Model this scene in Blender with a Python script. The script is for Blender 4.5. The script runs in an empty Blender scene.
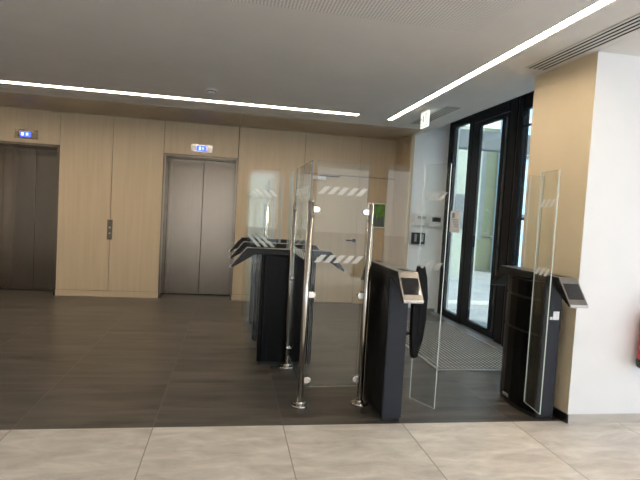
import bpy, bmesh, math, random
from mathutils import Vector, Matrix
random.seed(4)
S = bpy.context.scene
COL = S.collection
PI = math.pi
ZC = 2.57      # ceiling height
H = 1.37       # eye height

# ------------------------------------------------------------------ materials
def new_mat(name):
    m = bpy.data.materials.new(name); m.use_nodes = True
    n = m.node_tree.nodes; l = m.node_tree.links
    n.clear()
    out = n.new('ShaderNodeOutputMaterial')
    return m, n, l, out

def pbr(name, col, rough=.5, metal=0.0, noise=0.0, scale=20.0, stretch=(1, 1, 1), bump=0.0, spec=.5, coat=0.0, rvar=0.0, col2=None, detail=4):
    m, n, l, out = new_mat(name)
    b = n.new('ShaderNodeBsdfPrincipled')
    b.inputs['Base Color'].default_value = (*col, 1)
    b.inputs['Roughness'].default_value = rough
    b.inputs['Metallic'].default_value = metal
    b.inputs['Specular IOR Level'].default_value = spec
    b.inputs['Coat Weight'].default_value = coat
    l.new(b.outputs[0], out.inputs[0])
    tc = n.new('ShaderNodeTexCoord'); mp = n.new('ShaderNodeMapping')
    mp.inputs['Scale'].default_value = stretch
    l.new(tc.outputs['Object'], mp.inputs[0])
    nz = n.new('ShaderNodeTexNoise'); nz.inputs['Scale'].default_value = scale; nz.inputs['Detail'].default_value = detail
    l.new(mp.outputs[0], nz.inputs['Vector'])
    mx = n.new('ShaderNodeMix'); mx.data_type = 'RGBA'
    c2 = col2 if col2 else tuple(max(0, c * (1 - noise)) for c in col)
    mx.inputs['A'].default_value = (*c2, 1)
    mx.inputs['B'].default_value = (*(col if col2 else tuple(min(1, c * (1 + noise)) for c in col)), 1)
    rp = n.new('ShaderNodeMapRange'); rp.inputs[1].default_value = .3; rp.inputs[2].default_value = .7
    l.new(nz.outputs['Fac'], rp.inputs[0]); l.new(rp.outputs[0], mx.inputs['Factor'])
    l.new(mx.outputs['Result'], b.inputs['Base Color'])
    if rvar:
        r2 = n.new('ShaderNodeMapRange'); r2.inputs[3].default_value = max(.02, rough - rvar); r2.inputs[4].default_value = rough + rvar
        l.new(nz.outputs['Fac'], r2.inputs[0]); l.new(r2.outputs[0], b.inputs['Roughness'])
    if bump:
        bp = n.new('ShaderNodeBump'); bp.inputs['Strength'].default_value = bump; bp.inputs['Distance'].default_value = .005
        l.new(nz.outputs['Fac'], bp.inputs['Height']); l.new(bp.outputs[0], b.inputs['Normal'])
    return m

def emit(name, col, s):
    m, n, l, out = new_mat(name)
    e = n.new('ShaderNodeEmission'); e.inputs[0].default_value = (*col, 1); e.inputs[1].default_value = s
    l.new(e.outputs[0], out.inputs[0]); return m

def glass(name, tint, ior=1.5, boost=1.0):
    m, n, l, out = new_mat(name)
    t = n.new('ShaderNodeBsdfTransparent'); t.inputs[0].default_value = (*tint, 1)
    g = n.new('ShaderNodeBsdfGlossy'); g.inputs['Roughness'].default_value = 0.0; g.inputs[0].default_value = (1, 1, 1, 1)
    f = n.new('ShaderNodeFresnel'); f.inputs[0].default_value = ior
    # the fresnel node reads inverse ior on back faces of a closed sheet, so feed it the outward-facing value
    geo = n.new('ShaderNodeNewGeometry')
    mb = n.new('ShaderNodeMix'); mb.data_type = 'FLOAT'
    mb.inputs['A'].default_value = ior; mb.inputs['B'].default_value = 1.0 / ior
    l.new(geo.outputs['Backfacing'], mb.inputs['Factor']); 
    l.new(mb.outputs[0], f.inputs[0])
    k = n.new('ShaderNodeMath'); k.operation = 'MULTIPLY'; k.inputs[1].default_value = boost; k.use_clamp = True
    l.new(f.outputs[0], k.inputs[0])
    mx = n.new('ShaderNodeMixShader'); l.new(k.outputs[0], mx.inputs[0]); l.new(t.outputs[0], mx.inputs[1]); l.new(g.outputs[0], mx.inputs[2])
    l.new(mx.outputs[0], out.inputs[0]); return m

def veil(name, col, alpha):
    m, n, l, out = new_mat(name)
    t = n.new('ShaderNodeBsdfTransparent'); d = n.new('ShaderNodeBsdfDiffuse'); d.inputs[0].default_value = (*col, 1)
    tr = n.new('ShaderNodeBsdfTranslucent'); tr.inputs[0].default_value = (*col, 1)
    a = n.new('ShaderNodeMixShader'); a.inputs[0].default_value = .4; l.new(d.outputs[0], a.inputs[1]); l.new(tr.outputs[0], a.inputs[2])
    mx = n.new('ShaderNodeMixShader'); mx.inputs[0].default_value = alpha
    l.new(t.outputs[0], mx.inputs[1]); l.new(a.outputs[0], mx.inputs[2]); l.new(mx.outputs[0], out.inputs[0]); return m

def tile_mat(name, col_a, col_b, joint, rough, stretch, ox=.4, oy=0.0, spec=.5, rv=.08, blotch=.0, streak=.35):
    """large stone tiles on a 0.8 m grid, joints and veining"""
    m, n, l, out = new_mat(name)
    b = n.new('ShaderNodeBsdfPrincipled'); l.new(b.outputs[0], out.inputs[0])
    b.inputs['Specular IOR Level'].default_value = spec
    tc = n.new('ShaderNodeTexCoord'); sp = n.new('ShaderNodeSeparateXYZ'); l.new(tc.outputs['Object'], sp.inputs[0])
    def mth(op, a, bb=None, c=None):
        k = n.new('ShaderNodeMath'); k.operation = op
        for i, v in enumerate((a, bb, c)):
            if v is None: continue
            if isinstance(v, (int, float)): k.inputs[i].default_value = v
            else: l.new(v, k.inputs[i])
        return k.outputs[0]
    us = []
    ids = []
    for ax, off in ((0, ox), (1, oy)):
        q = mth('DIVIDE', mth('ADD', sp.outputs[ax], off), .8)
        ids.append(mth('FLOOR', q))
        fr = mth('FRACT', q)
        us.append(mth('MINIMUM', fr, mth('SUBTRACT', 1.0, fr)))
    jx = mth('LESS_THAN', mth('MINIMUM', us[0], us[1]), .0035)
    cmb = n.new('ShaderNodeCombineXYZ'); l.new(ids[0], cmb.inputs[0]); l.new(ids[1], cmb.inputs[1])
    wn = n.new('ShaderNodeTexWhiteNoise'); wn.noise_dimensions = '3D'; l.new(cmb.outputs[0], wn.inputs[0])
    mp = n.new('ShaderNodeMapping'); mp.inputs['Scale'].default_value = stretch; l.new(tc.outputs['Object'], mp.inputs[0])
    sc = n.new('ShaderNodeVectorMath'); sc.operation = 'MULTIPLY_ADD'; l.new(wn.outputs['Color'], sc.inputs[0]); sc.inputs[1].default_value = (7, 7, 7); l.new(mp.outputs[0], sc.inputs[2])
    nz = n.new('ShaderNodeTexNoise'); nz.inputs['Scale'].default_value = 2.2; nz.inputs['Detail'].default_value = 9; nz.inputs['Roughness'].default_value = .66
    nz.inputs['Distortion'].default_value = .5
    l.new(sc.outputs[0], nz.inputs['Vector'])
    rp = n.new('ShaderNodeMapRange'); rp.inputs[1].default_value = .5 - streak / 2; rp.inputs[2].default_value = .5 + streak / 2
    l.new(nz.outputs['Fac'], rp.inputs[0])
    mx = n.new('ShaderNodeMix'); mx.data_type = 'RGBA'; mx.inputs['A'].default_value = (*col_a, 1); mx.inputs['B'].default_value = (*col_b, 1)
    l.new(rp.outputs[0], mx.inputs['Factor'])
    hv = n.new('ShaderNodeHueSaturation'); l.new(mx.outputs['Result'], hv.inputs['Color'])
    l.new(mth('MULTIPLY_ADD', wn.outputs['Value'], .12, .94), hv.inputs['Value'])
    mj = n.new('ShaderNodeMix'); mj.data_type = 'RGBA'; mj.inputs['B'].default_value = (*joint, 1)
    l.new(jx, mj.inputs['Factor']); l.new(hv.outputs[0], mj.inputs['A']); l.new(mj.outputs['Result'], b.inputs['Base Color'])
    r2 = n.new('ShaderNodeMapRange'); r2.inputs[3].default_value = rough - rv; r2.inputs[4].default_value = rough + rv
    l.new(nz.outputs['Fac'], r2.inputs[0]); l.new(r2.outputs[0], b.inputs['Roughness'])
    bp = n.new('ShaderNodeBump'); bp.inputs['Strength'].default_value = .12; bp.inputs['Distance'].default_value = .003
    l.new(nz.outputs['Fac'], bp.inputs['Height']); l.new(bp.outputs[0], b.inputs['Normal'])
    return m

def wood_mat(name, a, bcol, rough=.5, axis='Z'):
    st = {'Z': (26, 26, .9), 'X': (.9, 26, 26), 'Y': (26, .9, 26)}[axis]
    m = pbr(name, a, rough, noise=.1, scale=1.6, stretch=st, bump=.05, col2=bcol, rvar=.05, detail=6)
    return m

def dots_mat(name, base, hole, period, radius, rough=.6, metal=0.0):
    m, n, l, out = new_mat(name)
    b = n.new('ShaderNodeBsdfPrincipled'); l.new(b.outputs[0], out.inputs[0]); b.inputs['Roughness'].default_value = rough; b.inputs['Metallic'].default_value = metal
    tc = n.new('ShaderNodeTexCoord'); sc = n.new('ShaderNodeVectorMath'); sc.operation = 'SCALE'; sc.inputs['Scale'].default_value = 1 / period
    l.new(tc.outputs['Object'], sc.inputs[0])
    fr = n.new('ShaderNodeVectorMath'); fr.operation = 'FRACTION'; l.new(sc.outputs[0], fr.inputs[0])
    sb = n.new('ShaderNodeVectorMath'); sb.operation = 'SUBTRACT'; sb.inputs[1].default_value = (.5, .5, 0); l.new(fr.outputs[0], sb.inputs[0])
    mu = n.new('ShaderNodeVectorMath'); mu.operation = 'MULTIPLY'; mu.inputs[1].default_value = (1, 1, 0); l.new(sb.outputs[0], mu.inputs[0])
    ln = n.new('ShaderNodeVectorMath'); ln.operation = 'LENGTH'; l.new(mu.outputs[0], ln.inputs[0])
    lt = n.new('ShaderNodeMath'); lt.operation = 'LESS_THAN'; lt.inputs[1].default_value = radius; l.new(ln.outputs['Value'], lt.inputs[0])
    mx = n.new('ShaderNodeMix'); mx.data_type = 'RGBA'; mx.inputs['A'].default_value = (*base, 1); mx.inputs['B'].default_value = (*hole, 1)
    l.new(lt.outputs[0], mx.inputs['Factor']); l.new(mx.outputs['Result'], b.inputs['Base Color']); return m

LED = (1.0, .84, .64)
M = dict(
    wood=wood_mat('light_oak_veneer', (.56, .445, .30), (.51, .40, .265), .42),
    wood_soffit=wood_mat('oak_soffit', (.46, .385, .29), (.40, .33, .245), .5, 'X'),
    gap=pbr('dark_gap', (.03, .022, .016), .8),
    ceiling=pbr('ceiling_paint', (.70, .69, .67), .85, noise=.02, scale=3),
    perf=dots_mat('perforated_plaster', (.78, .77, .75), (.28, .275, .27), .021, .26, .8),
    white=pbr('white_wall_paint', (.83, .845, .86), .7, noise=.015, scale=4),
    cream=pbr('cream_wall_paint', (.74, .62, .43), .65, noise=.02, scale=4),
    tile_dark=tile_mat('dark_slate_tile', (.017, .015, .013), (.145, .127, .108), (.14, .125, .11), .34, (.55, 3.4, 1), spec=.45, streak=.42),
    tile_light=tile_mat('pale_stone_tile', (.54, .49, .43), (.93, .88, .80), (.30, .27, .235), .33, (1.6, 4.2, 1), spec=.45, streak=.45),
    steel=pbr('brushed_steel', (.47, .46, .45), .30, 1.0, noise=.06, scale=3, stretch=(60, 60, .6), rvar=.05),
    door_steel=pbr('elevator_steel', (.215, .178, .138), .22, 1.0, noise=.035, scale=1.2, stretch=(30, 30, .5), rvar=.03),
    chrome=pbr('polished_steel', (.68, .65, .60), .2, 1.0, noise=.02),
    body=pbr('charcoal_powder_coat', (.011, .011, .012), .42, spec=.3, noise=.08, scale=40, bump=.02),
    side=pbr('black_gloss_panel', (.005, .005, .006), .32, spec=.13, noise=.05),
    front=pbr('slate_grey_coat', (.026, .030, .040), .55, spec=.25, noise=.02, scale=3),
    top=pbr('grey_satin_metal', (.24, .225, .21), .32, .7, noise=.05, scale=30),
    screen=pbr('black_screen_glass', (.006, .006, .008), .05, noise=.01, coat=.6),
    lip=pbr('clear_acrylic_lip', (.62, .64, .66), .15, noise=.02),
    black=pbr('black_plastic', (.012, .012, .012), .4, noise=.05),
    rubber=pbr('black_rubber', (.02, .02, .02), .7, noise=.05),
    alu=pbr('black_window_profile', (.007, .008, .011), .45, 0, spec=.18, noise=.05),
    bronze=pbr('bronze_window_profile', (.045, .045, .048), .45, .2, noise=.05),
    glass=glass('clear_glass', (.95, .97, .96), 1.5, .6),
    glass_tint=glass('facade_glass', (.84, .89, .86), 1.5, 1.0),
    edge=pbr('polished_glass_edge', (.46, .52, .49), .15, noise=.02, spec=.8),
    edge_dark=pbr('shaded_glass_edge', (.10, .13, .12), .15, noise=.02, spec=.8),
    mark=veil('frosted_marking', (.97, .96, .92), .72),
    led=emit('led_diffuser', LED, 24.0),
    blue=emit('blue_display', (.05, .10, 1.0), 2.2),
    bluew=emit('display_digit', (.55, .65, 1.0), 3.2),
    plastic=pbr('white_plastic', (.74, .74, .72), .4, noise=.02),
    grey=pbr('grey_plastic', (.33, .33, .33), .45, noise=.03),
    slot=pbr('slot_black', (.006, .006, .006), .9),
    sign=emit('exit_sign_panel', (.92, .95, .80), 1.1),
    green=emit('exit_sign_green', (.05, .32, .10), .5),
    mat=dots_mat('mat_ribs', (.030, .025, .020), (.62, .58, .52), .042, .27, .55),
    mattrim=pbr('mat_frame_metal', (.62, .63, .64), .3, .8, noise=.03),
    sill=pbr('threshold_metal', (.26, .28, .31), .35, .3, noise=.04),
    stone=pbr('stone_skirting', (.52, .49, .45), .5, noise=.08, scale=8, stretch=(1, 1, 4)),
    paper=pbr('paper', (.90, .92, .92), .8, noise=.02),
    ink=pbr('printed_ink', (.10, .12, .12), .8),
    inkblue=pbr('printed_blue', (.25, .38, .55), .8),
    pgreen=pbr('poster_green', (.16, .36, .05), .45, col2=(.04, .12, .02), scale=9),
    red=pbr('red_enamel', (.55, .02, .03), .22, noise=.04, coat=.4),
    ground=pbr('outdoor_paving', (.27, .285, .30), .7, noise=.12, scale=2, bump=.1),
    yellow=pbr('pale_render', (.47, .48, .32), .85, noise=.06, scale=1.5),
    greygreen=pbr('greenish_render', (.27, .32, .29), .8, noise=.14, scale=1.2),
    paleblue=pbr('haze_blue', (.34, .50, .68), .5, noise=.03, scale=1),  # bright hazy blue of the sky slot put into this colour
    beam=pbr('concrete_beam', (.10, .12, .14), .8, noise=.1, scale=3),
    kerb=pbr('pale_kerb', (.45, .46, .47), .7, noise=.06, scale=5),
    leaf=pbr('leaf_green', (.10, .20, .06), .7, noise=.4, scale=9),
    bark=pbr('bark', (.10, .07, .05), .9, noise=.3, scale=12),
)

# ------------------------------------------------------------------ mesh helpers
def bx(bm, x0, x1, y0, y1, z0, z1, mi=0, bev=0.0, rot=None):
    a = bmesh.new()
    v = [a.verts.new((x, y, z)) for x in (x0, x1) for y in (y0, y1) for z in (z0, z1)]
    for q in ((0, 1, 3, 2), (4, 6, 7, 5), (0, 4, 5, 1), (2, 3, 7, 6), (0, 2, 6, 4), (1, 5, 7, 3)):
        a.faces.new([v[i] for i in q])
    if bev: bmesh.ops.bevel(a, geom=a.edges[:], offset=bev, segments=2, affect='EDGES', profile=.6)
    merge(bm, a, mi, rot)

def merge(bm, a, mi=None, mat=None):
    if mat is not None: bmesh.ops.transform(a, matrix=mat, verts=a.verts[:])
    bmesh.ops.recalc_face_normals(a, faces=a.faces[:])
    if mi is not None:
        for f in a.faces: f.material_index = mi
    me = bpy.data.meshes.new('tmp'); a.to_mesh(me); a.free(); bm.from_mesh(me); bpy.data.meshes.remove(me)

def prism(bm, pts, axis, a0, a1, mi=0, bev=0.0, seg=2):
    """pts: 2D outline; axis X: pts are (y,z); Y: (x,z); Z: (x,y)"""
    def P(p, a):
        return {'X': (a, p[0], p[1]), 'Y': (p[0], a, p[1]), 'Z': (p[0], p[1], a)}[axis]
    a = bmesh.new()
    lo = [a.verts.new(P(p, a0)) for p in pts]; hi = [a.verts.new(P(p, a1)) for p in pts]
    a.faces.new(lo[::-1]); a.faces.new(hi); n = len(pts)
    for i in range(n): a.faces.new((lo[i], lo[(i + 1) % n], hi[(i + 1) % n], hi[i]))
    bmesh.ops.recalc_face_normals(a, faces=a.faces[:])
    if bev: bmesh.ops.bevel(a, geom=a.edges[:], offset=bev, segments=seg, affect='EDGES', profile=.6)
    merge(bm, a, mi)

def cyl(bm, p0, p1, r0, r1=None, n=24, mi=0):
    r1 = r0 if r1 is None else r1
    p0 = Vector(p0); p1 = Vector(p1); d = p1 - p0
    a = bmesh.new()
    bmesh.ops.create_cone(a, cap_ends=True, segments=n, radius1=r0, radius2=r1, depth=d.length)
    q = Vector((0, 0, 1)).rotation_difference(d.normalized()).to_matrix().to_4x4()
    for f in a.faces: f.smooth = len(f.verts) == 4
    merge(bm, a, mi, Matrix.Translation((p0 + p1) / 2) @ q)

def lathe(bm, prof, c, n=32, mi=0, axis='Z'):
    """prof: list of (r, h) along the axis from c"""
    a = bmesh.new(); rings = []
    for r, h in prof:
        if r < 1e-5: rings.append([a.verts.new((0, 0, h))])
        else: rings.append([a.verts.new((r * math.cos(2 * PI * i / n), r * math.sin(2 * PI * i / n), h)) for i in range(n)])
    for A, B in zip(rings, rings[1:]):
        for i in range(n):
            j = (i + 1) % n
            if len(A) == 1 and len(B) == 1: continue
            if len(A) == 1: f = a.faces.new((A[0], B[i], B[j]))
            elif len(B) == 1: f = a.faces.new((A[i], A[j], B[0]))
            else: f = a.faces.new((A[i], A[j], B[j], B[i]))
            f.smooth = True
    R = {'Z': Matrix.Identity(4), 'X': Matrix.Rotation(PI / 2, 4, 'Y'), 'Y': Matrix.Rotation(-PI / 2, 4, 'X')}[axis]
    merge(bm, a, mi, Matrix.Translation(c) @ R)

def tube(bm, pts, r, n=12, mi=0):
    pts = [Vector(p) for p in pts]
    for p, q in zip(pts, pts[1:]): cyl(bm, p, q, r, n=n, mi=mi)
    for p in pts[1:-1]:
        a = bmesh.new(); bmesh.ops.create_uvsphere(a, u_segments=n, v_segments=8, radius=r)
        for f in a.faces: f.smooth = True
        merge(bm, a, mi, Matrix.Translation(p))

def obj(name, bm, mats, parent=None, label=None, loc=None):
    me = bpy.data.meshes.new(name); bm.to_mesh(me); bm.free()
    for m in (mats if isinstance(mats, (list, tuple)) else [mats]): me.materials.append(M[m])
    o = bpy.data.objects.new(name, me); COL.objects.link(o)
    if parent: o.parent = parent
    if label: o['label'] = label
    if loc: o.location = loc
    return o

def B(): return bmesh.new()

def thing(name, label, cat, loc=(0, 0, 0), rz=0, group=None):
    o = bpy.data.objects.new(name, None); COL.objects.link(o)
    o.location = loc; o.rotation_euler = (0, 0, rz); o.empty_display_size = .1
    o['label'] = label; o['category'] = cat
    if group: o['group'] = group
    return o

def tag(o, label, cat, group=None):
    o['label'] = label; o['category'] = cat
    if group: o['group'] = group
    return o

def struct(name, bm, mats, label=None, cat=None):
    o = obj(name, bm, mats); o['kind'] = 'structure'
    o['label'] = label; o['category'] = cat
    return o

# ------------------------------------------------------------------ floor
b = B(); bx(b, -6.1, 3.16, 3.195, 8.3, -.06, 0)
struct('floor', b, 'tile_dark', 'dark slate-grey floor tiles running from the pale strip to the elevators', 'floor')
b = B(); bx(b, -6.1, 6.1, -5.1, 3.195, -.06, 0)
struct('floor', b, 'tile_light', 'pale stone floor tiles in the foreground in front of the turnstiles', 'floor')

# ------------------------------------------------------------------ ceiling
SX0, SX1 = 1.865, 1.935       # slot of the strip running away from the viewer
SY0, SY1 = 6.00, 6.13         # slot of the strip in front of the elevators
PX, PY = 1.50, 3.10           # perforated field edge
b = B()
def ceil(x0, x1, y0, y1, z0=ZC, z1=ZC + .1): bx(b, x0, x1, y0, y1, z0, z1)
ceil(-6.1, 1.47, SY1, 6.63)
ceil(-6.1, 1.47, PY, SY0)
ceil(1.47, SX0, PY, 6.63)
ceil(PX, SX0, -5.1, PY)
ceil(SX0, SX1, 6.2, 6.63); ceil(SX0, SX1, -5.1, -4.6)
ceil(SX1, 2.62, 3.16, 6.63)
ceil(SX1, 6.1, -5.1, 3.16)
ceil(-6.1, PX, -5.1, -4.7)
ceil(-6.1, -5.6, -4.7, PY)
ceil(2.505, 2.62, 6.63, 7.2)
bx(b, -6.1, 2.62, 6.63, 7.8, ZC + .02, ZC + .1)
bx(b, 2.56, 2.62, 3.9, 7.2, ZC + .1, 3.0)         # upstand of the raised bay by the glass
bx(b, 2.56, 3.3, 3.3, 7.25, 3.0, 3.08)            # top of the raised bay
struct('ceiling', b, 'ceiling', 'flat grey-white plaster ceiling of the lobby', 'ceiling')
b = B(); bx(b, -5.6, PX, -4.7, PY, ZC + .001, ZC + .03)
o = struct('ceiling', b, 'perf', 'perforated acoustic ceiling field with rows of small holes, upper centre', 'ceiling')
# wood soffit band in front of the elevator wall
b = B()
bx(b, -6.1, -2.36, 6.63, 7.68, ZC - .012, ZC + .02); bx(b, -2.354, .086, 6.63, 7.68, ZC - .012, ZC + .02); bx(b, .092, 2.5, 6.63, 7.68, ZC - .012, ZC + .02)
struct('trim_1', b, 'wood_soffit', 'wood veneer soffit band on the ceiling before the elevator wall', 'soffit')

# ------------------------------------------------------------------ back wall (wood panels)
YW = 7.68
E1 = (-3.30, -2.36); E2 = (-.97, .085); EH = 2.10
DX0, DX1, DH = 1.073, 1.936, 1.96
b = B(); g = .004
def panel(x0, x1, z0, z1): bx(b, x0 + g, x1 - g, YW, YW + .02, z0 + g, z1 - g, 0)
for x0, x1 in ((-6.0, -4.7), (-4.7, -4.0), (-4.0, E1[0]), (E1[1], -1.664), (-1.664, E2[0]), (E2[1], DX0)): panel(x0, x1, .085, ZC)
panel(E1[0], E1[1], EH, ZC); panel(E2[0], E2[1], EH, ZC)
panel(DX0, DX1, DH, ZC); panel(DX1, 2.5, DH, ZC); panel(DX1, 2.5, .085, DH)
for x0, x1 in ((-6.1, E1[0]), (E1[1], E2[0]), (E2[1], DX0), (DX1, 2.6)): bx(b, x0, x1, YW + .02, YW + .1, 0, ZC + .02, 1)
for x0, x1 in ((E1[0], E1[1]), (E2[0], E2[1])): bx(b, x0, x1, YW + .02, YW + .1, EH, ZC + .02, 1)
bx(b, DX0, DX1, YW + .03, YW + .1, 0, ZC + .02, 1)
bx(b, -6.1, 2.6, 8.2, 8.3, 0, ZC + .02, 1)
struct('wall_back', b, ['wood', 'gap'], 'light oak panelled wall around the two elevators', 'wall')
b = B()
for x0, x1 in ((-6.0, E1[0]), (E1[1], E2[0]), (E2[1], DX0 - .006), (DX1 + .006, 2.5)): bx(b, x0 + .001, x1 - .001, YW - .008, YW + .02, 0, .083, 0, .002)
struct('baseboard_back', b, 'wood', 'light oak skirting along the elevator wall', 'baseboard')

# flush door in the panelling
b = B(); bx(b, DX0 + g, DX1 - g, YW, YW + .028, .008, DH - g)
d1 = struct('door_1', b, 'wood', 'flush oak door hidden in the panelled back wall with small lever', 'door')
b = B()
lathe(b, [(0, 0), (.026, 0), (.026, .008), (.010, .010), (.009, .045), (0, .045)], (1.90, YW, .98), 20, axis='Y')
hb = B()
cyl(hb, (1.90, YW, .98), (1.90, YW - .010, .98), .026); cyl(hb, (1.90, YW - .010, .98), (1.90, YW - .05, .98), .010); tube(hb, [(1.90, YW - .05, .98), (1.77, YW - .05, .98)], .010)
b.free(); obj('door_handle', hb, 'black', d1, 'small dark lever handle')
b = B(); bx(b, 1.19, 1.40, YW - .055, YW, 1.875, 1.925, 0, .004)
obj('door_closer', b, 'plastic', d1, 'white door closer box')
b = B(); tube(b, [(1.30, YW - .03, 1.935), (1.60, YW - .03, 1.935), (1.62, YW - .01, 1.955)], .008)
obj('closer_arm', b, 'black', d1)

# ------------------------------------------------------------------ elevators
def elevator(x0, x1, seam, xd0, label):
    t = thing('elevator', label, 'elevator', ((x0 + x1) / 2, 8.08, 0), 0, 'elevators in the oak wall'); cx = (x0 + x1) / 2
    def W(v): return v - cx
    yo = 8.08
    def Y(v): return v - yo
    b = B(); bx(b, W(xd0), W(seam) - .003, 0, .03, .012, EH - .03, 0, .002)
    obj('door_panel', b, 'door_steel', t)
    b = B(); bx(b, W(seam) + .003, W(x1) - .03, 0, .03, .012, EH - .03, 0, .002)
    obj('door_panel', b, 'door_steel', t)
    for xa, xb, nm in ((x0, max(x0 + .03, xd0), 'jamb'), (x1 - .03, x1, 'jamb')):
        b = B(); bx(b, W(xa) + .001, W(xb) - .001, Y(YW + .004), .05, 0.0, EH - .001, 0, .002)
        obj(nm, b, 'door_steel', t)
    b = B(); bx(b, W(x0) + .032, W(x1) - .032, Y(YW + .004), .05, EH - .028, EH - .001)
    obj('header', b, 'door_steel', t, 'steel lintel over the doors')
    b = B(); bx(b, W(x0) + .032, W(x1) - .032, -.02, .05, 0.0, .008)
    obj('sill', b, 'black', t)
    return t
elevator(E1[0], E1[1], -2.79, -3.22, 'brown-grey steel elevator at the left edge, doors closed, partly cut off')
elevator(E2[0], E2[1], -.42, -.935, 'steel elevator between the call buttons and the turnstiles, doors closed')

def display(x, z, label, lit):
    t = thing('floor_display', label, 'display', (x, YW, z), 0, 'floor displays over the elevators')
    b = B(); bx(b, -.15, .15, -.008, 0, -.06, .06, 0, .003)
    obj('face_plate', b, 'door_steel' if not lit else 'chrome', t)  # unlit left plate has its shade put into a darker steel
    b = B(); bx(b, -.075, .06, -.0095, -.008, -.035, .035)
    obj('screen', b, 'blue', t, 'glowing blue screen')
    def piece(nm, rects):
        b = B()
        for r_ in rects: bx(b, r_[0], r_[1], -.0105, -.0095, r_[2], r_[3])
        obj(nm, b, 'bluew', t)
    if lit:
        piece('digit', [(-.040, -.034, -.020, .020), (-.022, -.016, -.020, .020), (-.034, -.022, .015, .020), (-.034, -.022, -.020, -.015)])
        piece('digit', [(.012, .019, -.020, .020)])
    else:
        piece('digit', [(-.060, -.032, -.018, .018)])
        piece('digit', [(.0, .006, -.018, .018), (.020, .026, -.018, .018), (.006, .020, .013, .018)])
display(-2.79, 2.215, 'small blue floor display above the left elevator', False)
display(-.44, 2.205, 'small blue floor display on plate coloured paler where lit, above the right elevator', True)

t = thing('call_button_panel', 'narrow vertical steel plate with call buttons on the oak wall between the elevators', 'button panel', (-1.664, YW, .965))
b = B(); bx(b, -.035, .035, -.010, .001, -.14, .14, 0, .003); obj('face_plate', b, 'door_steel', t)
for z in (.03, -.055):
    b = B(); lathe(b, [(.016, 0), (.016, -.004), (.012, -.006), (0, -.006)], (0, -.010, z), 20, axis='Y'); obj('button', b, 'grey' if z > 0 else 'chrome', t)

# ------------------------------------------------------------------ recess wall, glazed wall, pillar
b = B(); bx(b, 2.50, 2.55, 7.04, 7.70, 0, ZC + .02)
struct('wall_right', b, 'wood', 'narrow oak-clad return wall at the right end of the elevator wall', 'wall')
b = B(); bx(b, 2.551, 3.25, 7.10, 7.25, 0, 3.0)
struct('wall_recess', b, 'white', 'white wall beside the glass entrance holding two controllers', 'wall')
b = B(); bx(b, 2.552, 3.04, 7.085, 7.10, 0, .06)
struct('baseboard_recess', b, 'sill', 'dark skirting under the white wall by the glass entrance', 'baseboard')

PIL = [(2.40, 3.16), (2.369, 3.84), (3.25, 3.84), (3.25, 3.30), (6.1, 3.30), (6.1, 3.16)]
b = B(); prism(b, PIL, 'Z', 0, 3.0)
for f in b.faces:
    f.normal_update()
    f.material_index = 1 if abs(f.normal.x) > .9 and f.calc_center_median().x < 2.6 else 0
struct('wall_pillar', b, ['white', 'cream'], 'white wall with cream side face right of the turnstiles', 'wall')
b = B(); bx(b, 2.40, 5.99, 3.148, 3.16, 0, .062)
struct('baseboard_front', b, 'stone', 'pale stone skirting at the foot of the white wall on the right', 'baseboard')
b = B(); prism(b, [(2.3995, 3.15), (2.389, 3.15), (2.358, 3.84), (2.3685, 3.84)], 'Z', 0, .062)
struct('baseboard_pillar', b, 'black', 'black skirting along the cream side of the wall behind the turnstile', 'baseboard')

# glazed wall at x = 3.1
XG = 3.10
t = B()
def prof(y0, y1, z0, z1, x0=3.09, x1=3.15, mi=0): bx(t, x0, x1, y0, y1, z0, z1, mi, .004)
prof(6.93, 7.095, 0, 3.0); prof(6.35, 6.46, .0, 3.0)                     # end profile and post
prof(6.46, 6.93, 2.69, 3.0); prof(6.46, 6.93, 0, .09)
prof(5.47, 6.35, 2.66, 3.0)                                             # above the door
prof(5.30, 5.45, 0, 3.0); prof(5.15, 5.235, 0, 3.0, 3.07, 3.15); prof(5.235, 5.30, 0, 3.0, 3.10, 3.15, 1)
prof(3.96, 5.15, 2.62, 3.0); prof(3.96, 5.15, 0, .09); prof(3.96, 4.1, .09, 2.62)
w1 = struct('window_1', t, ['alu', 'bronze'], 'black framed glazing wall beside the entrance door', 'window')
def pane(name, parent, y0, y1, z0, z1, x=3.104):
    b = B(); bx(b, x - .004, x + .004, y0, y1, z0, z1); return obj(name, b, 'glass_tint', parent)
pane('pane', w1, 6.462, 6.928, .092, 2.688); pane('pane', w1, 4.102, 5.148, .092, 2.618)
b = B(); bx(b, 3.094, 3.114, 4.102, 5.148, 1.42, 1.445); obj('glazing_bar', b, 'alu', w1)
b = B(); bx(b, 3.094, 3.114, 4.102, 5.148, 2.43, 2.45); obj('glazing_bar', b, 'alu', w1)
# door leaf
t = B()
prof(6.17, 6.34, .012, 2.65, 3.092, 3.14); prof(5.475, 5.50, .012, 2.65, 3.092, 3.14); prof(5.56, 5.62, .10, 2.60, 3.092, 3.14)
prof(5.50, 6.17, .012, .10, 3.092, 3.14); prof(5.50, 6.17, 2.60, 2.65, 3.092, 3.14)
d2 = struct('door_2', t, 'alu', 'black framed glass entrance door leaf, closed', 'door')
pane('pane', d2, 5.622, 6.168, .102, 2.598); pane('pane', d2, 5.502, 5.558, .102, 2.598)
b = B(); tube(b, [(3.095, 5.66, 1.20), (3.04, 5.66, 1.20), (3.04, 5.80, 1.20)], .010)
obj('door_handle', b, 'steel', d2, 'short steel lever')
b = B(); bx(b, 2.95, 3.045, 3.93, 7.083, 0, .012, 0, .003)
struct('trim_2', b, 'sill', 'grey threshold strip at the foot of the glass entrance', 'threshold')

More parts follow.
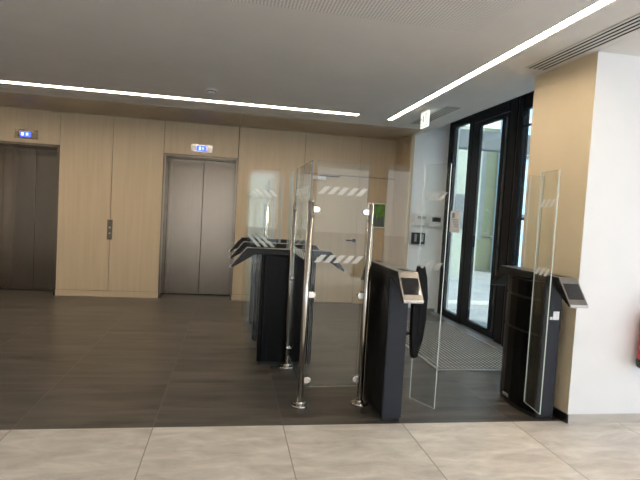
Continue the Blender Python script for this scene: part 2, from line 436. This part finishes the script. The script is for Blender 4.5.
# poster on glass (printed notice)
t = thing('notice', 'white paper notice taped inside the first glass pane of the entrance', 'notice', (3.0985, 6.72, 1.36))
b = B(); bx(b, -.0015, 0, -.16, .16, -.15, .15); obj('sheet', b, 'paper', t)
b = B()
for k in range(4): bx(b, -.003, -.0015, -.10, .10 - .03 * k, .02 - .03 * k, .032 - .03 * k)
bx(b, -.003, -.0015, .02, .10, .05, .12)
obj('print', b, 'inkblue', t)

# devices on the white wall
t = thing('wall_controller', 'white box with small grey display on the white wall, left of the pair', 'controller', (2.72, 7.10, 1.36), 0, 'white controllers on the recess wall')
b = B(); bx(b, -.095, .095, -.045, 0, -.085, .085, 0, .006); obj('case', b, 'plastic', t)
b = B(); bx(b, -.045, .075, -.047, -.045, .012, .05); obj('display', b, 'grey', t)
b = B(); bx(b, -.09, .09, -.0465, -.045, -.062, -.056); obj('seam', b, 'grey', t)
t = thing('wall_controller', 'white box with black display on the white wall, right of the pair', 'controller', (2.945, 7.10, 1.345), 0, 'white controllers on the recess wall')
b = B(); bx(b, -.095, .095, -.045, 0, -.085, .085, 0, .006); obj('case', b, 'plastic', t)
b = B(); bx(b, -.045, .085, -.047, -.045, -.005, .06); obj('display', b, 'black', t)
t = thing('card_reader', 'black wall reader with light side strip below the white controllers', 'reader', (2.71, 7.10, 1.085))
b = B(); bx(b, -.10, .10, -.045, 0, -.085, .085, 0, .012); obj('case', b, 'black', t)
for xa, xb in ((-.065, -.03), (.03, .075)):
    b = B(); bx(b, xa, xb, -.047, -.045, -.045, .065); obj('side_strip', b, 'grey', t)

# green poster on the back wall
t = thing('framed_poster', 'green poster with dark standing figures in thin white frame on the oak wall', 'poster', (2.235, YW - .008, 1.385))
b = B()
for x0, x1, z0, z1 in ((-.15, .15, .175, .19), (-.15, .15, -.19, -.175), (-.15, -.135, -.175, .175), (.135, .15, -.175, .175)): bx(b, x0, x1, -.012, .008, z0, z1)
obj('frame', b, 'plastic', t)
b = B(); bx(b, -.135, .135, -.004, .006, -.175, .175); obj('picture', b, 'pgreen', t)
b = B()
for x, h, w in ((-.10, .10, .022), (-.03, .15, .03), (.04, .12, .04), (.095, .13, .022)):
    prism(b, [(x - w, -.17), (x + w, -.17), (x + w * .8, -.17 + h), (x + w * .3, -.17 + h + .03), (x - w * .3, -.17 + h + .03), (x - w * .8, -.17 + h)], 'Y', -.006, -.004)
obj('figures', b, 'ink', t, 'dark silhouettes in the picture')

# ------------------------------------------------------------------ floor mat
t = thing('entrance_mat', 'dark ribbed entrance mat in metal frame before the glass door', 'mat', (1.93, 4.33, 0))
b = B(); bx(b, .012, .998, .012, 2.06, .0, .008); obj('tread', b, 'mat', t)
b = B()
for q in ((0, 1.01, 0, .012), (0, 1.01, 2.06, 2.072), (0, .012, .012, 2.06), (.998, 1.01, .012, 2.06)): bx(b, q[0], q[1], q[2], q[3], 0, .010)
obj('frame', b, 'mattrim', t)

# ------------------------------------------------------------------ ceiling fittings
t = thing('light_strip', 'long slim linear light across the ceiling in front of the elevators', 'light', (0, (SY0 + SY1) / 2, ZC), 0, 'linear ceiling lights')
b = B(); bx(b, -5.9, 1.465, -.058, .058, .006, .02); obj('diffuser', b, 'led', t, 'glowing diffuser')
b = B(); bx(b, -5.95, 1.469, -.0645, .0645, .03, .045); bx(b, -5.95, 1.469, -.0645, -.059, .002, .03); bx(b, -5.95, 1.469, .059, .0645, .002, .03); bx(b, 1.465, 1.4695, -.059, .059, .002, .03)
obj('housing', b, 'plastic', t)
t = thing('light_strip', 'long slim linear light running from the foreground towards the exit sign', 'light', ((SX0 + SX1) / 2, 0, ZC), 0, 'linear ceiling lights')
b = B(); bx(b, -.030, .030, -4.5, 6.195, .012, .02); obj('diffuser', b, 'led', t, 'glowing diffuser')
b = B(); bx(b, -.0345, .0345, -4.55, 6.199, .03, .045); bx(b, -.0345, -.031, -4.55, 6.199, .002, .03); bx(b, .031, .0345, -4.55, 6.199, .002, .03); bx(b, -.031, .031, 6.195, 6.199, .002, .03)
obj('housing', b, 'plastic', t)

def diffuser(x0, x1, y0, y1, label, n=4):
    t = thing('air_diffuser', label, 'air vent', ((x0 + x1) / 2, (y0 + y1) / 2, ZC), 0, 'slotted ceiling vents'); w = (x1 - x0); L = (y1 - y0) / 2
    b = B(); bx(b, -w / 2, w / 2, -L, L, -.003, -.0003); obj('slot_backing', b, 'slot', t)
    b = B(); s = w / (n + (n + 1) * 1.0); y = -w / 2
    for k in range(n + 1):
        bx(b, y, y + 1.0 * s, -L - .004, L + .004, -.0045, -.003); y += 2.0 * s
    obj('blades', b, 'ceiling', t)
diffuser(2.17, 2.345, -2.0, 3.66, 'long slotted linear air vent above the cream pillar, running to the right edge')
diffuser(2.19, 2.37, 5.17, 6.27, 'short slotted linear air vent behind the exit sign')

t = thing('exit_sign', 'small lit white exit sign with green running figure hanging from the ceiling', 'exit sign', (2.075, 5.45, ZC))
b = B(); bx(b, -.03, .03, -.10, .10, -.02, 0, 0, .004); obj('mount', b, 'plastic', t)
b = B(); bx(b, -.006, .006, -.115, .115, -.19, -.02, 0, .002); obj('panel', b, 'sign', t, 'lit white panel')
b = B(); X0, X1 = -.0075, -.006
# running figure, doorway and arrow (on the face towards the lobby)
def gp(pts): prism(b, pts, 'X', X0, X1)
lathe(b, [(.0, 0), (.010, 0), (.010, .0012), (0, .0012)], (-.0075, .045, -.055), 14, axis='X')
gp([(.052, -.068), (.036, -.066), (.030, -.095), (.046, -.100)])
gp([(.046, -.098), (.036, -.098), (.055, -.130), (.066, -.128)]); gp([(.040, -.098), (.030, -.096), (.018, -.112), (.022, -.135), (.030, -.135), (.028, -.115)])
gp([(.036, -.068), (.040, -.076), (.020, -.086), (.012, -.080)])
gp([(-.02, -.04), (-.065, -.04), (-.065, -.14), (-.058, -.14), (-.058, -.047), (-.027, -.047), (-.027, -.14), (-.02, -.14)])
gp([(.10, -.09), (.08, -.075), (.08, -.085), (.070, -.085), (.070, -.095), (.08, -.095), (.08, -.105)])
gp([(-.11, -.165), (.11, -.165), (.11, -.17), (-.11, -.17)])
obj('pictogram', b, 'green', t)

t = thing('smoke_detector', 'small round white smoke detector on the ceiling above the light strip', 'detector', (-.24, 5.43, ZC))
b = B(); lathe(b, [(0, 0), (.055, 0), (.055, -.012), (.050, -.018), (0, -.018)], (0, 0, 0), 28); obj('base', b, 'plastic', t)
b = B(); lathe(b, [(0, -.018), (.042, -.018), (.040, -.032), (.028, -.046), (0, -.05)], (0, 0, 0), 28); obj('sensor_head', b, 'plastic', t)
b = B()
for k in range(8):
    a = k * PI / 4; c = Vector((.0405 * math.cos(a), .0405 * math.sin(a), -.026)); bx(b, -.004, .003, -.011, .011, -.004, .004, 0, 0, Matrix.Translation(c) @ Matrix.Rotation(a, 4, 'Z'))
obj('vent_slots', b, 'slot', t)

# ------------------------------------------------------------------ turnstiles
def bevsheet(p, q, z0, z1, th, parent, name='glass_panel', edge='edge', bot=None):
    """vertical glass sheet between plan points p and q; faces clear, edges polished"""
    p = Vector((*p, 0)); q = Vector((*q, 0)); d = (q - p); L = d.length; d.normalize(); ang = math.atan2(d.y, d.x)
    b = B(); bx(b, 0, L, -th / 2, th / 2, z0, z1, 0, 0)
    b.faces.ensure_lookup_table()
    for f in b.faces:
        f.normal_update(); f.material_index = 0 if abs(f.normal.y) > .9 else 1
    bmesh.ops.transform(b, matrix=Matrix.Translation(p) @ Matrix.Rotation(ang, 4, 'Z'), verts=b.verts[:])
    o = obj(name, b, ['glass', edge], parent)
    return o

def markings(p, q, zs, parent, s0, s1, th, n=4, hgt=.055, lean=.05, w=.035):
    p = Vector((*p, 0)); q = Vector((*q, 0)); d = (q - p); L = d.length; d.normalize(); ang = math.atan2(d.y, d.x)
    T = Matrix.Translation(p) @ Matrix.Rotation(ang, 4, 'Z')
    for z in zs:
        b = B(); st = (s1 - s0 - lean - w) / max(1, n - 1)
        for k in range(n):
            u = s0 + k * st
            prism(b, [(u, z), (u + w, z), (u + w + lean, z + hgt), (u + lean, z + hgt)], 'Y', -th / 2 - .0012, -th / 2 - .0002)
        bmesh.ops.transform(b, matrix=T, verts=b.verts[:])
        obj('marking', b, 'mark', parent, 'frosted diagonal warning stripes')

W = .066
def turnstile(label, loc, rz, arms, bulge=0, screen_mat='screen', name='turnstile', glass_end=-1):
    t = thing(name, label, 'turnstile', loc, rz, 'speed gate turnstiles')
    # pedestal
    b = B()
    bx(b, -W, W, -.215, .235, .02, .975, 0, .004)
    bx(b, -W + .006, W - .006, -.23, .24, 0, .02, 1)
    obj('pedestal', b, ['side', 'black'], t, 'black gloss pedestal')
    for s in (-1, 1):
        b = B(); bx(b, -W, W, min(s * .217, s * .245), max(s * .217, s * .245), .02, .975, 0, .004)
        obj('end_panel', b, 'front' if rz == 0 else 'side', t, 'slate-grey end panel' if rz == 0 else None)
    # wing-shaped top
    b = B()
    outline = [(-.512, .862), (-.375, 1.03), (.375, 1.03), (.512, .862), (.500, .852), (.30, .977), (-.30, .977), (-.500, .852)]
    prism(b, outline, 'X', -W - .002, W + .002, 0, .003)
    for f in b.faces:
        f.normal_update(); f.material_index = 1 if f.normal.z > .4 else 0
    obj('top_housing', b, ['body', 'top'], t)
    # reader plates on both slopes
    for s in (-1, 1):
        sl = math.atan2(.168, .137)
        Tm = Matrix.Translation((0, s * .4435, .946)) @ Matrix.Rotation(-s * sl, 4, 'X')
        b = B(); bx(b, -W + .010, W - .010, -.060, .060, .0004, .0024, 0, 0, Tm); r = obj('reader_screen', b, screen_mat, t, 'dark glossy reader screen')
        b = B(); bx(b, -W + .002, W - .002, s * .108 - .007, s * .108 + .007, -.012, .004, 0, .002, Tm)
        obj('reader_lip', b, 'lip', t, 'pale lip at the tip')
    # status light slots on top
    for ya in (-.33, .22):
        b = B(); bx(b, -.02, .02, ya, ya + .11, 1.029, 1.0315); obj('top_inlay', b, 'body', t)
    # fixed glass across the top
    o = bevsheet((-.060, -.012), (.105, -.012), 1.031, 1.735, .010, t, 'fixed_glass') if not bulge else bevsheet((-.118, -.012), (.005, -.012), 1.031, 1.735, .010, t, 'fixed_glass')
    for s in arms:
        x = lambda v: s * v
        if not bulge:
            b = B()
            pts = [(.185, 1.04), (.225, 1.045), (.248, .96), (.262, .82), (.260, .66), (.244, .52), (.212, .395), (.174, .39), (.157, .55), (.155, .80), (.165, .95)] if rz == 0 else [(.120, 1.0), (.160, 1.0), (.18, .9), (.18, .55), (.150, .405), (.118, .40), (.108, .55), (.108, .84)]
            pts = [(x(a), c) for a, c in pts]
            prism(b, pts if s > 0 else pts[::-1], 'Y', -.100, -.045, 0, .006)
            arm = obj('swing_arm', b, 'side', t, 'black bowed arm carrying the glass')
            for z in (.56, .90):
                b = B(); cyl(b, (x(W), -.07, z), (x(.160 if rz == 0 else .112), -.07, z), .014); obj('hinge_pin', b, 'black', t)
            p, q = ((x(.186), -.072), (x(.283), -.285)) if rz == 0 else ((x(.150), -.102), (x(.165), -.345))
        else:
            p, q = (x(.118), -.170), (x(.146), -.405)
        if s > 0 or bulge: th = .008
        th = .008
        o = bevsheet(p, q, .10, 1.745, th, t, 'glass_paddle')
        pp, qq = (p, q)
        markings(pp, qq, (1.50, 1.03), o, .01, .225, th, 3)
    if bulge:
        s = arms[0]
        out = [(W, .262), (W + .002, -.252), (.01, -.258), (-.03, -.238), (-.072, -.17), (-.100, -.08), (-.108, .03), (-.098, .14), (-.072, .235), (-.05, .262)]
        out = [(-.066 + .0, -.05)] and out
        b0 = [(a if i < 2 else a, c) for i, (a, c) in enumerate(out)]
        for z0, z1, nm in ((.03, .585, 'side_cover'), (.60, .835, 'side_cover'), (.85, .97, 'side_cover')):
            b = B(); prism(b, [(-W - .0005, -.205), (-.088, -.15), (-.106, -.07), (-.112, .03), (-.104, .13), (-.086, .20), (-W - .0005, .255)], 'Z', z0, z1, 0, .004)
            obj(nm, b, 'side', t, 'bowed black cover section')
        b = B(); prism(b, [(-W - .0005, -.195), (-.084, -.145), (-.098, -.07), (-.104, .03), (-.096, .13), (-.08, .19), (-W - .0005, .24)], 'Z', 0, .968)
        obj('side_core', b, 'black', t)
        b = B(); bx(b, -.05, -.02, -.2475, -.2452, .70, .78); obj('sticker', b, 'black', t)
        b = B(); bx(b, .004, .05, -.2475, -.2452, .715, .775); obj('sticker', b, 'paper', t, 'small white sticker')
        b = B(); bx(b, -.02, .0, -.2475, -.2452, .715, .735); obj('sticker', b, 'paper', t)
        b = B(); bx(b, -.115, -.113, .05, .13, .05, .075, 0); obj('rating_plate', b, 'grey', t)
    return t

turnstile('black turnstile in the middle foreground beside the steel post, grey end panel facing the viewer', (1.135, 3.475, 0), 0, (1,))
turnstile('black turnstile with bowed side cover standing against the cream pillar on the right', (2.27, 3.475, 0), 0, (-1,), bulge=1)
turnstile('nearest of the three side-on turnstiles, its broad black side behind the steel post', (.54, 4.575, 0), -PI / 2, (-1,))
turnstile('middle one of the three side-on turnstiles, behind the nearest', (.535, 5.365, 0), -PI / 2, (1, -1))
turnstile('farthest of the three side-on turnstiles, nearest the elevator wall', (.53, 6.185, 0), -PI / 2, (1,))

# ------------------------------------------------------------------ glass barriers with posts
def post(parent, x, y, h=1.46):
    b = B(); cyl(b, (x, y, .012), (x, y, h - .012), .0215, n=28)
    lathe(b, [(.0215, h - .012), (.019, h - .004), (.012, h), (0, h)], (x, y, 0), 28)
    p = obj('post', b, 'chrome', parent, 'round polished steel post')
    b = B(); cyl(b, (x, y, 0), (x, y, .010), .062, n=36); cyl(b, (x, y, .010), (x, y, .012), .062, .058, n=36); cyl(b, (x, y, .012), (x, y, .034), .030, n=28)
    for k in range(3):
        a = k * 2 * PI / 3 + .5; cyl(b, (x + .045 * math.cos(a), y + .045 * math.sin(a), .008), (x + .045 * math.cos(a), y + .045 * math.sin(a), .016), .007, n=12)
    obj('base_flange', b, 'chrome', p)
    return p
def clamp(parent, x, y, z, dx, dy):
    """half-round glass clamp leaving the post in direction (dx,dy)"""
    b = B(); a = math.atan2(dy, dx)
    pts = [(0.018, -.022), (.045, -.022)] + [(.045 + .022 * math.cos(t), .022 * math.sin(t)) for t in [(-PI / 2) + PI * k / 10 for k in range(1, 10)]] + [(.045, .022), (.018, .022)]
    prism(b, pts, 'Y', -.014, .014, 0, .003)
    bmesh.ops.transform(b, matrix=Matrix.Translation((x, y, z)) @ Matrix.Rotation(a, 4, 'Z'), verts=b.verts[:])
    return obj('clamp', b, 'chrome', parent, 'steel glass clamp')

g1 = thing('glass_barrier', 'clear glass barrier on three steel posts between nearest side-on turnstile and middle turnstile', 'barrier', (0, 0, 0), 0, 'glass barriers beside the turnstiles')
P1, P2, P3 = (.553, 3.525), (.995, 3.55), (.553, 4.42)
p1 = post(g1, *P1); p2 = post(g1, *P2); p3 = post(g1, *P3)
s1 = bevsheet((.585, 3.528), (.963, 3.548), .135, 1.735, .010, g1)
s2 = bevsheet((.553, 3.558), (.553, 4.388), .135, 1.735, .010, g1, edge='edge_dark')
for z in (.185, .795, 1.395):
    clamp(p1, *P1, z, 1, .05); clamp(p2, *P2, z, -1, -.05)
    clamp(p1, *P1, z, 0, 1); clamp(p3, *P3, z, 0, -1)
markings((.585, 3.528), (.963, 3.548), (1.505, 1.025), s1, .01, .375, .010, 5, w=.04)
markings((.553, 4.388), (.553, 3.558), (1.505, 1.025), s2, .05, .75, .010, 8, w=.04)
g2 = thing('glass_barrier', 'clear glass barrier on two steel posts behind the farthest side-on turnstile', 'barrier', (0, 0, 0), 0, 'glass barriers beside the turnstiles')
P4, P5 = (.46, 6.36), (.50, 7.45)
p4 = post(g2, *P4); p5 = post(g2, *P5)
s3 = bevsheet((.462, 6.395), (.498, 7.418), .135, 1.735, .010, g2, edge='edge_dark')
for z in (.185, .795, 1.395): clamp(p4, *P4, z, .04, 1); clamp(p5, *P5, z, -.04, -1)

# ------------------------------------------------------------------ fire extinguisher
t = thing('fire_extinguisher', 'red fire extinguisher with black base hanging on the white wall at right edge', 'fire extinguisher', (2.937, 3.07, .42))
b = B(); lathe(b, [(0, .01), (.070, .012), (.078, .04), (.078, .27), (.070, .33), (.045, .38), (.022, .41), (.022, .43), (0, .43)], (0, 0, 0), 36); obj('cylinder', b, 'red', t)
b = B(); lathe(b, [(0, 0), (.074, 0), (.082, .012), (.082, .05), (.0785, .055)], (0, 0, 0), 36); obj('base_cup', b, 'rubber', t)
b = B(); cyl(b, (0, 0, .43), (0, 0, .47), .018); bx(b, -.012, .012, -.10, .03, .47, .482, 0, .002); bx(b, -.012, .012, -.11, .02, .495, .505, 0, .002); bx(b, -.014, .014, -.01, .03, .465, .50, 0, .002)
obj('valve', b, 'black', t)
b = B(); tube(b, [(.02, 0, .455), (.07, -.01, .47), (.10, -.01, .42), (.098, 0, .30), (.096, 0, .14)], .009); obj('hose', b, 'rubber', t)
b = B(); bx(b, -.03, .03, .074, .09, .10, .36, 0, .002); bx(b, -.03, .03, .06, .09, .36, .375, 0, .002); obj('bracket', b, 'steel', t)

# ------------------------------------------------------------------ rest of the lobby shell (behind and beside the viewer)
b = B(); bx(b, -6.2, -6.1, -5.1, 8.3, -.06, 2.67)
struct('wall_left', b, 'white', 'far left side wall of the lobby', 'wall')
b = B()
bx(b, -6.1, -2.5, -5.2, -5.1, 0, 2.67); bx(b, -2.5, 6.1, -5.2, -5.1, 2.5, 2.67)
struct('wall_front', b, 'white', 'wall behind the viewer with tall glazing', 'wall')
b = B()
bx(b, 6.1, 6.2, -5.2, -4.6, 0, 2.67); bx(b, 6.1, 6.2, -4.6, 2.6, 2.5, 2.67); bx(b, 6.1, 6.2, 2.6, 3.3, 0, 2.67)
struct('wall_east', b, 'white', 'wall right of the viewer with tall glazing', 'wall')
def mullions(name, horiz, a0, a1, c, n):
    b = B()
    for k in range(n + 1):
        u = a0 + (a1 - a0) * k / n
        u0, u1 = (u, u + .06) if k == 0 else ((u - .06, u) if k == n else (u - .03, u + .03))
        if horiz: bx(b, u0, u1, c - .04, c + .04, 0, 2.5)
        else: bx(b, c - .04, c + .04, u0, u1, 0, 2.5)
    w = struct(name, b, 'alu', 'dark framed glazing out of view', 'window')
    b = B()
    if horiz: bx(b, a0 + .06, a1 - .06, c - .003, c + .003, .02, 2.49)
    else: bx(b, c - .003, c + .003, a0 + .06, a1 - .06, .02, 2.49)
mullions('window_2', True, -2.5, 6.1, -5.15, 5)
mullions('window_3', False, -4.6, 2.6, 6.15, 4)

# ------------------------------------------------------------------ outside
b = B(); bx(b, -6.2, 6.2, -5.2, 3.3, 3.1, 10); bx(b, -6.2, 3.3, 3.3, 8.4, 3.1, 10)  # unseen mass added above to shade the glass entrance from the sun
struct('shade_storeys', b, 'white', 'unseen upper floors added over the lobby to keep sun off the entrance', 'building')
b = B(); bx(b, 3.16, 34, 3.3, 34, -.10, -.03); bx(b, -24, 34, -30, -5.2, -.10, -.03); bx(b, 6.2, 34, -5.2, 3.3, -.10, -.03)
struct('ground_outside', b, 'ground', 'grey paving outside the glass entrance', 'ground')
t = thing('neighbouring_building', 'pale yellow-green rendered building seen through the entrance door', 'building', (7.4, 14, -.03))
b = B(); bx(b, -.9, 2.0, 0, 3, 0, 4.15); obj('facade', b, 'yellow', t)
b = B(); bx(b, -.25, -.12, -.04, 0, .9, 3.9); obj('bright_strip', b, 'kerb', t, 'white vertical strip standing in for a bright tube')  # pale bar stands in for a bright vertical strip on the facade
b = B(); bx(b, .9, 1.6, -.02, 0, 1.1, 2.2); obj('window', b, 'beam', t)
t = thing('garden_wall_building', 'grey-green building behind the first glass pane of the entrance', 'building', (5.9, 12.5, -.03))
b = B(); bx(b, -2.6, .5, 0, 1.2, 0, 3.85); obj('facade', b, 'greygreen', t)
b = B(); bx(b, -.4, .25, -.02, 0, 1.2, 2.1); obj('window', b, 'beam', t)
t = thing('blue_backdrop', 'made-up pale blue wall standing in for the bright blue haze between the black frame and the pillar', 'building', (12, 12.9, -.03))
b = B(); bx(b, -4.4, 4, 0, 1.0, 0, 9); obj('facade', b, 'paleblue', t)  # invented wall filling the bright blue slot beside the pillar
b = B()
for z in (1.6, 3.2, 6.2): bx(b, -4.4, 4, -.03, 0, z, z + .08)
obj('string_course', b, 'beam', t)
t = thing('canopy_beam', 'dark horizontal canopy beam outside above the entrance', 'canopy', (4.6, 8.6, 0))
b = B(); bx(b, -1.2, 2.6, 0, .25, 2.68, 3.0); obj('beam', b, 'beam', t)
for x in (-1.1, 2.5):
    b = B(); bx(b, x - .05, x + .05, .07, .17, -.03, 2.68); obj('column', b, 'beam', t)
b = B(); bx(b, 3.6, 7.5, 8.0, 8.10, -.03, .03, 0, .01)
tag(obj('kerb', b, 'kerb'), 'pale kerb line on the paving outside the entrance', 'kerb')

# ------------------------------------------------------------------ light
Wd = bpy.data.worlds.new('World'); S.world = Wd; Wd.use_nodes = True
n = Wd.node_tree.nodes; l = Wd.node_tree.links; n.clear()
out = n.new('ShaderNodeOutputWorld'); bg = n.new('ShaderNodeBackground')
tc = n.new('ShaderNodeTexCoord'); sp = n.new('ShaderNodeSeparateXYZ'); l.new(tc.outputs['Generated'], sp.inputs[0])
cr = n.new('ShaderNodeValToRGB'); l.new(sp.outputs[2], cr.inputs[0])
cr.color_ramp.elements[0].position = 0; cr.color_ramp.elements[0].color = (.94, .97, 1.0, 1)
cr.color_ramp.elements[1].position = .6; cr.color_ramp.elements[1].color = (.62, .79, 1.0, 1)
l.new(cr.outputs[0], bg.inputs[0]); bg.inputs[1].default_value = 2.2
l.new(bg.outputs[0], out.inputs[0])
def portal(name, loc, rot, sx, sy):
    L = bpy.data.lights.new(name, 'AREA'); L.shape = 'RECTANGLE'; L.size = sx; L.size_y = sy
    L.cycles.is_portal = True
    o = bpy.data.objects.new(name, L); COL.objects.link(o); o.location = loc; o.rotation_euler = rot
portal('window_portal', (1.8, -5.05, 1.25), (PI / 2, 0, PI), 8.6, 2.5)
portal('window_portal', (6.05, -1.0, 1.25), (PI / 2, 0, PI / 2), 7.2, 2.5)
portal('window_portal', (3.0, 5.6, 1.35), (PI / 2, 0, PI / 2), 3.0, 2.7)

sun = bpy.data.lights.new('sun', 'SUN'); sun.energy = 7; sun.angle = math.radians(1.5); sun.color = (1, .96, .91)
so = bpy.data.objects.new('sun', sun); COL.objects.link(so); so.location = (20, -20, 20)
so.rotation_euler = Vector((-.6 * .82, .8 * .82, -.57)).to_track_quat('-Z', 'Y').to_euler()

# ------------------------------------------------------------------ camera
F = 512.267; yaw, pitch, roll = .176984, -.0523498, .0577523
cy, sy, cp, sp_ = math.cos(yaw), math.sin(yaw), math.cos(pitch), math.sin(pitch)
f = Vector((sy * cp, cy * cp, sp_)); r = Vector((cy, -sy, 0)); u = r.cross(f)
r2 = math.cos(roll) * r + math.sin(roll) * u; u2 = -math.sin(roll) * r + math.cos(roll) * u
cam = bpy.data.cameras.new('Camera'); cam.sensor_width = 36; cam.lens = F / 640 * 36; cam.clip_start = .05
co = bpy.data.objects.new('Camera', cam); COL.objects.link(co)
co.matrix_world = Matrix(((r2.x, u2.x, -f.x, 0), (r2.y, u2.y, -f.y, 0), (r2.z, u2.z, -f.z, H), (0, 0, 0, 1)))
S.camera = co
S.view_settings.view_transform = 'Standard'; S.view_settings.look = 'None'; S.view_settings.gamma = 1; S.view_settings.use_curve_mapping = False
S.view_settings.exposure = 0.42
S.cycles.use_denoising = True; S.cycles.denoising_input_passes = 'RGB_ALBEDO'
S.cycles.max_bounces = 10; S.cycles.transparent_max_bounces = 24; S.cycles.sample_clamp_indirect = 6
